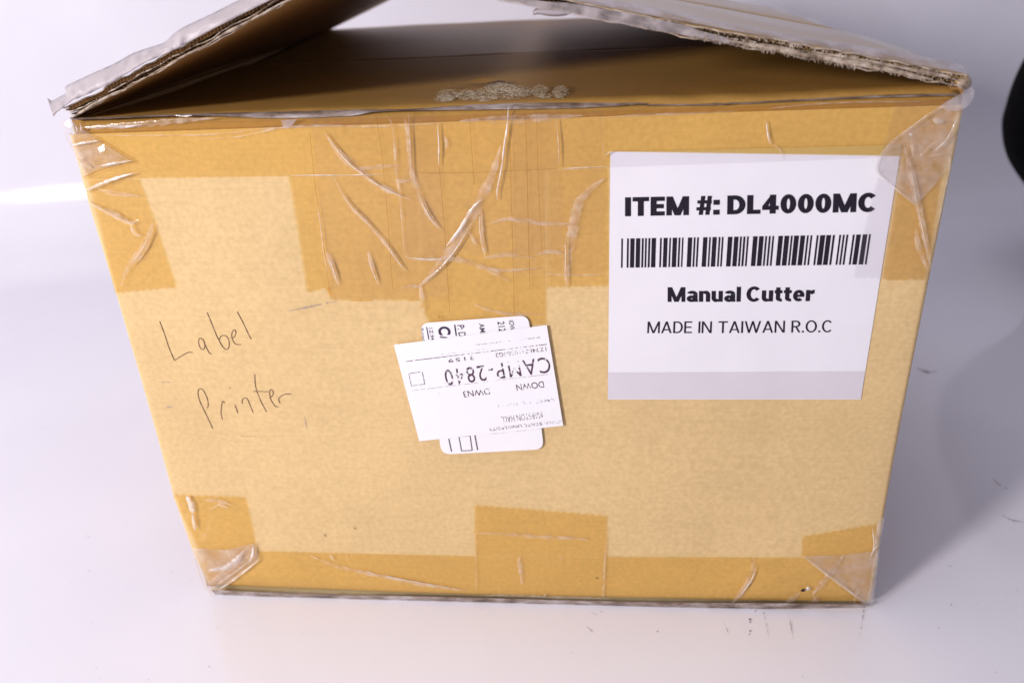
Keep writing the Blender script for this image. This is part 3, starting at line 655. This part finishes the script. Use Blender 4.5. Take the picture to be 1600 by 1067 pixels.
# top-left corner
f1 = patch('loose_film', [ktl(*p) for p in [(75, 170), (120, 150), (180, 190), (300, 270), (430, 350), (330, 375), (250, 395), (190, 430), (145, 340), (105, 235)]], M_film, ROOT, .0012, 4, .0022, 50)
creases_and_glare(t2, ktl, [('b', 18, [(130, 275), (190, 262), (262, 252)]), ('b', 15, [(260, 378), (340, 362), (425, 350)]), ('b', 22, [(188, 502), (260, 470), (350, 435), (440, 410)]), ('s', 20, [(260, 490), (340, 510), (482, 525)]),
 ('s', 26, [(190, 545), (270, 580), (350, 620), (420, 655), (462, 640)]), ('b', 7, [(190, 545), (270, 585), (350, 628), (420, 660)]), ('s', 20, [(420, 665), (440, 705), (475, 720)]), ('s', 36, [(530, 650), (510, 720), (470, 800), (410, 870), (375, 962)]),
 ('b', 5, [(520, 690), (480, 780), (420, 860)]), ('b', 9, [(150, 335), (180, 360), (210, 385)]), ('s', 24, [(110, 240), (150, 300), (190, 350)]), ('l', 4, [(230, 230), (330, 290), (430, 352)]), ('l', 4, [(190, 430), (300, 388), (428, 355)]), ('l', 4, [(190, 502), (300, 470), (440, 413)]),
 ('b', 10, [(150, 180), (160, 200), (150, 215)]), ('b', 8, [(170, 165), (180, 190), (172, 205)])], .0018)
# top-right corner
f2 = patch('loose_film', [ktr(*p) for p in [(575, 235), (640, 200), (726, 165), (722, 195), (690, 235), (660, 330), (620, 480), (560, 560), (482, 645), (400, 575), (318, 500), (325, 440), (370, 385)]], M_film, ROOT, .0014, 4, .0018, 50)
patch('loose_film', [ktr(*p) for p in [(585, 225), (640, 195), (690, 165), (716, 150), (727, 168), (724, 195), (708, 222), (684, 240), (650, 252), (610, 248)]], M_haze2, ROOT, .0026, 3, .0012, 20)
creases_and_glare(t6, ktr, [('b', 5, [(370, 385), (470, 312), (580, 232)]), ('b', 7, [(325, 440), (316, 500), (400, 575), (482, 645)]), ('s', 30, [(435, 400), (470, 540), (510, 720), (545, 905)]), ('b', 5, [(455, 440), (490, 640), (535, 860)]), ('s', 26, [(535, 915), (495, 820), (482, 740)]),
 ('b', 30, [(553, 284), (575, 292), (597, 296)]), ('b', 14, [(452, 345), (462, 347), (470, 352)]), ('b', 6, [(665, 260), (610, 370), (550, 425)]), ('s', 10, [(520, 440), (610, 432), (625, 480), (600, 600), (560, 800)]), ('b', 6, [(575, 232), (600, 236), (612, 232)]),
 ('s', 16, [(460, 350), (470, 400), (470, 440)]), ('s', 12, [(500, 440), (540, 400), (560, 380)])], .002)
# bottom-left corner
f3 = patch('loose_film', [kbl(*p) for p in [(270, 310), (400, 318), (530, 290), (548, 355), (460, 420), (372, 488), (322, 484), (298, 430)]], M_film, ROOT, .0012, 4, .002, 45)
creases_and_glare(t8, kbl, [('b', 30, [(485, 318), (450, 360), (405, 390), (335, 402)]), ('s', 24, [(320, 470), (380, 430), (450, 380), (525, 330)]), ('b', 12, [(370, 488), (440, 442), (547, 358)]), ('b', 14, [(522, 300), (520, 335), (505, 370)]), ('s', 10, [(270, 310), (290, 400), (322, 475)]), ('b', 6, [(360, 470), (430, 420), (530, 345)]),
 ('b', 34, [(245, 92), (262, 130), (272, 165)]), ('b', 18, [(268, 165), (275, 200), (280, 235)]), ('s', 16, [(320, 110), (370, 112), (430, 130)]), ('s', 10, [(340, 150), (380, 130), (420, 145)])], .0017)  # the two broad bright ribbons paint a glare spot on the tape
creases_and_glare(t7, kbl, [('s', 18, [(755, 340), (860, 380), (980, 410), (1100, 435), (1250, 465), (1415, 487)]), ('b', 5, [(1000, 412), (1150, 442), (1400, 484)]), ('s', 12, [(840, 335), (860, 362)]), ('s', 9, [(905, 330), (918, 358)])], .0011)
creases_and_glare(t9, kbc, [('s', 26, [(210, 350), (450, 360), (700, 380), (950, 390), (1070, 402)]), ('s', 36, [(538, 530), (548, 620), (562, 745)]), ('s', 24, [(855, 530), (862, 555)]), ('s', 14, [(225, 825), (500, 822), (800, 835), (1215, 845)]), ('b', 7, [(745, 805), (722, 842)]), ('s', 10, [(1200, 300), (1190, 560), (1180, 840)]), ('s', 8, [(205, 350), (210, 560), (215, 820)])], .0011)
# bottom-right corner
f4 = patch('loose_film', [kbr(*p) for p in [(945, 290), (1100, 285), (1235, 270), (1262, 130), (1286, 130), (1265, 260), (1240, 497), (1205, 494), (1080, 395)]], M_film, ROOT, .0013, 4, .0016, 45)
creases_and_glare(t10, kbr, [('b', 8, [(945, 290), (1080, 392), (1212, 487)]), ('s', 26, [(1115, 285), (1050, 372), (985, 450)]), ('b', 8, [(1235, 165), (1242, 250), (1225, 300)]), ('s', 24, [(1255, 265), (1240, 380), (1222, 490)]), ('b', 6, [(1265, 240), (1240, 265), (1228, 290)]), ('s', 12, [(1180, 420), (1165, 460), (1158, 490)]), ('b', 10, [(1050, 365), (1042, 372)]), ('b', 9, [(1095, 405), (1112, 414)])], .0017)
creases_and_glare(t7, kbr, [('s', 26, [(742, 295), (730, 370), (690, 440), (650, 487)]), ('b', 6, [(755, 330), (725, 400), (665, 475)]), ('s', 22, [(935, 440), (905, 465), (858, 492)]), ('s', 22, [(985, 455), (1005, 470), (980, 480)]), ('b', 22, [(955, 432), (968, 425), (975, 430)]), ('l', 12, [(938, 436), (950, 428)]), ('s', 8, [(118, 300), (116, 400), (112, 465)])], .0012)
obj('puncture', [face(*kbr(*p), .0022) for p in ((933, 434), (948, 424), (958, 428), (950, 438))], [(0, 1, 2, 3)], M_ink, t7)
# little scrap stuck at the fold
patch('paper_scrap', [crop(400, 100, 5.33)(*p) for p in [(208, 470), (345, 460), (300, 510), (250, 542), (222, 520)]], M_haze, ROOT, .0016, 2, .001, 20)

# ------------------------------------------------------------------ black thing behind, on the right
bx, by = .536, .42
prof = [(0, 0), (.058, 0), (.064, .004), (.062, .03), (.068, .062), (.088, .09), (.110, .118), (.120, .145), (.1205, .165), (.118, .190), (.111, .214), (.096, .238), (.076, .254), (.070, .266), (.072, .276), (.078, .282), (.074, .286), (.06, .284), (.056, .262), (0, .256)]
pz = smoothline(prof[1:-1], 5); prof = [(0, 0)]+[(float(p[0]), max(0.0, float(p[1]))) for p in pz]+[(0, .256)]
V = []; F = []; ns = 96
for r, z in prof:
    for i in range(ns): V.append((r*math.cos(i/ns*2*math.pi), r*math.sin(i/ns*2*math.pi), z))
F = [(j*ns+i, j*ns+(i+1) % ns, (j+1)*ns+(i+1) % ns, (j+1)*ns+i) for j in range(len(prof)-1) for i in range(ns)]
ROOT_ = ROOT
o = obj('black_rounded_object', V, F, M_black, None, True); o.location = (bx, by, .0)
o['label'] = 'blurred black rounded object standing behind the box on the white backdrop'; o['category'] = 'object'

# ------------------------------------------------------------------ dirt on the sheet
V = []; F = []
def speck(u, v, r, asp=1, an=0):
    p = on(u, v, 2, .0004); i = len(V); k = 6
    for j in range(k):
        a = j/k*6.283; x = r*math.cos(a)*random.uniform(.6, 1.2); y = r*asp*math.sin(a)*random.uniform(.6, 1.2)
        V.append((p[0]+x*math.cos(an)-y*math.sin(an), p[1]+x*math.sin(an)+y*math.cos(an), .0004))
    F.append(tuple(range(i, i+k)))
for u, v, r in ((190, 596, .0006), (66, 669, .0006), (138, 838, .0007), (139, 892, .0006), (127, 908, .0004), (144, 973, .0004), (1485, 884, .0007), (1486, 944, .0007), (1467, 980, .0005), (1590, 922, .0005), (202, 790, .0004), (76, 804, .0004), (151, 1043, .0005), (327, 1041, .0006), (1172, 967, .0011), (1172, 971, .0008), (1172, 985, .0009), (1171, 990, .0006), (1027, 986, .0007), (1029, 981, .0004), (1180, 954, .0006), (1193, 957, .0006), (754, 950, .0004), (940, 955, .0005), (630, 945, .0004), (1217, 998, .0003)):
    speck(u, v, r*.8, .6, random.random()*3)
for _ in range(70): speck(random.uniform(0, 1600), random.uniform(600, 1066), random.uniform(.00012, .0003))
o = obj('dust_specks', V, F, M_dirt, floor); o['kind'] = 'stuff'
def fl(u, v, off=0):
    p = on(u, v, 2, 0); return (p[0], p[1], .0005+off*.01)
for pts, w in (([(1193, 957), (1197, 975), (1201, 998)], 1.2), ([(1233, 963), (1236, 980), (1239, 999)], 1.4), ([(1350, 948), (1347, 970), (1343, 996)], 2.0), ([(1130, 968), (1135, 982), (1138, 990)], 1.2), ([(918, 953), (925, 958), (935, 962)], 1), ([(915, 978), (922, 984), (928, 990)], 1),
               ([(1550, 748), (1565, 760), (1580, 766)], 2.2), ([(1565, 805), (1580, 813), (1597, 816)], 2.2), ([(1430, 575), (1450, 582), (1465, 580)], 3)):
    ribbon('scuff_mark', pts, w, M_scuff, floor, 0, 0.0, True, .3, 6, fl)
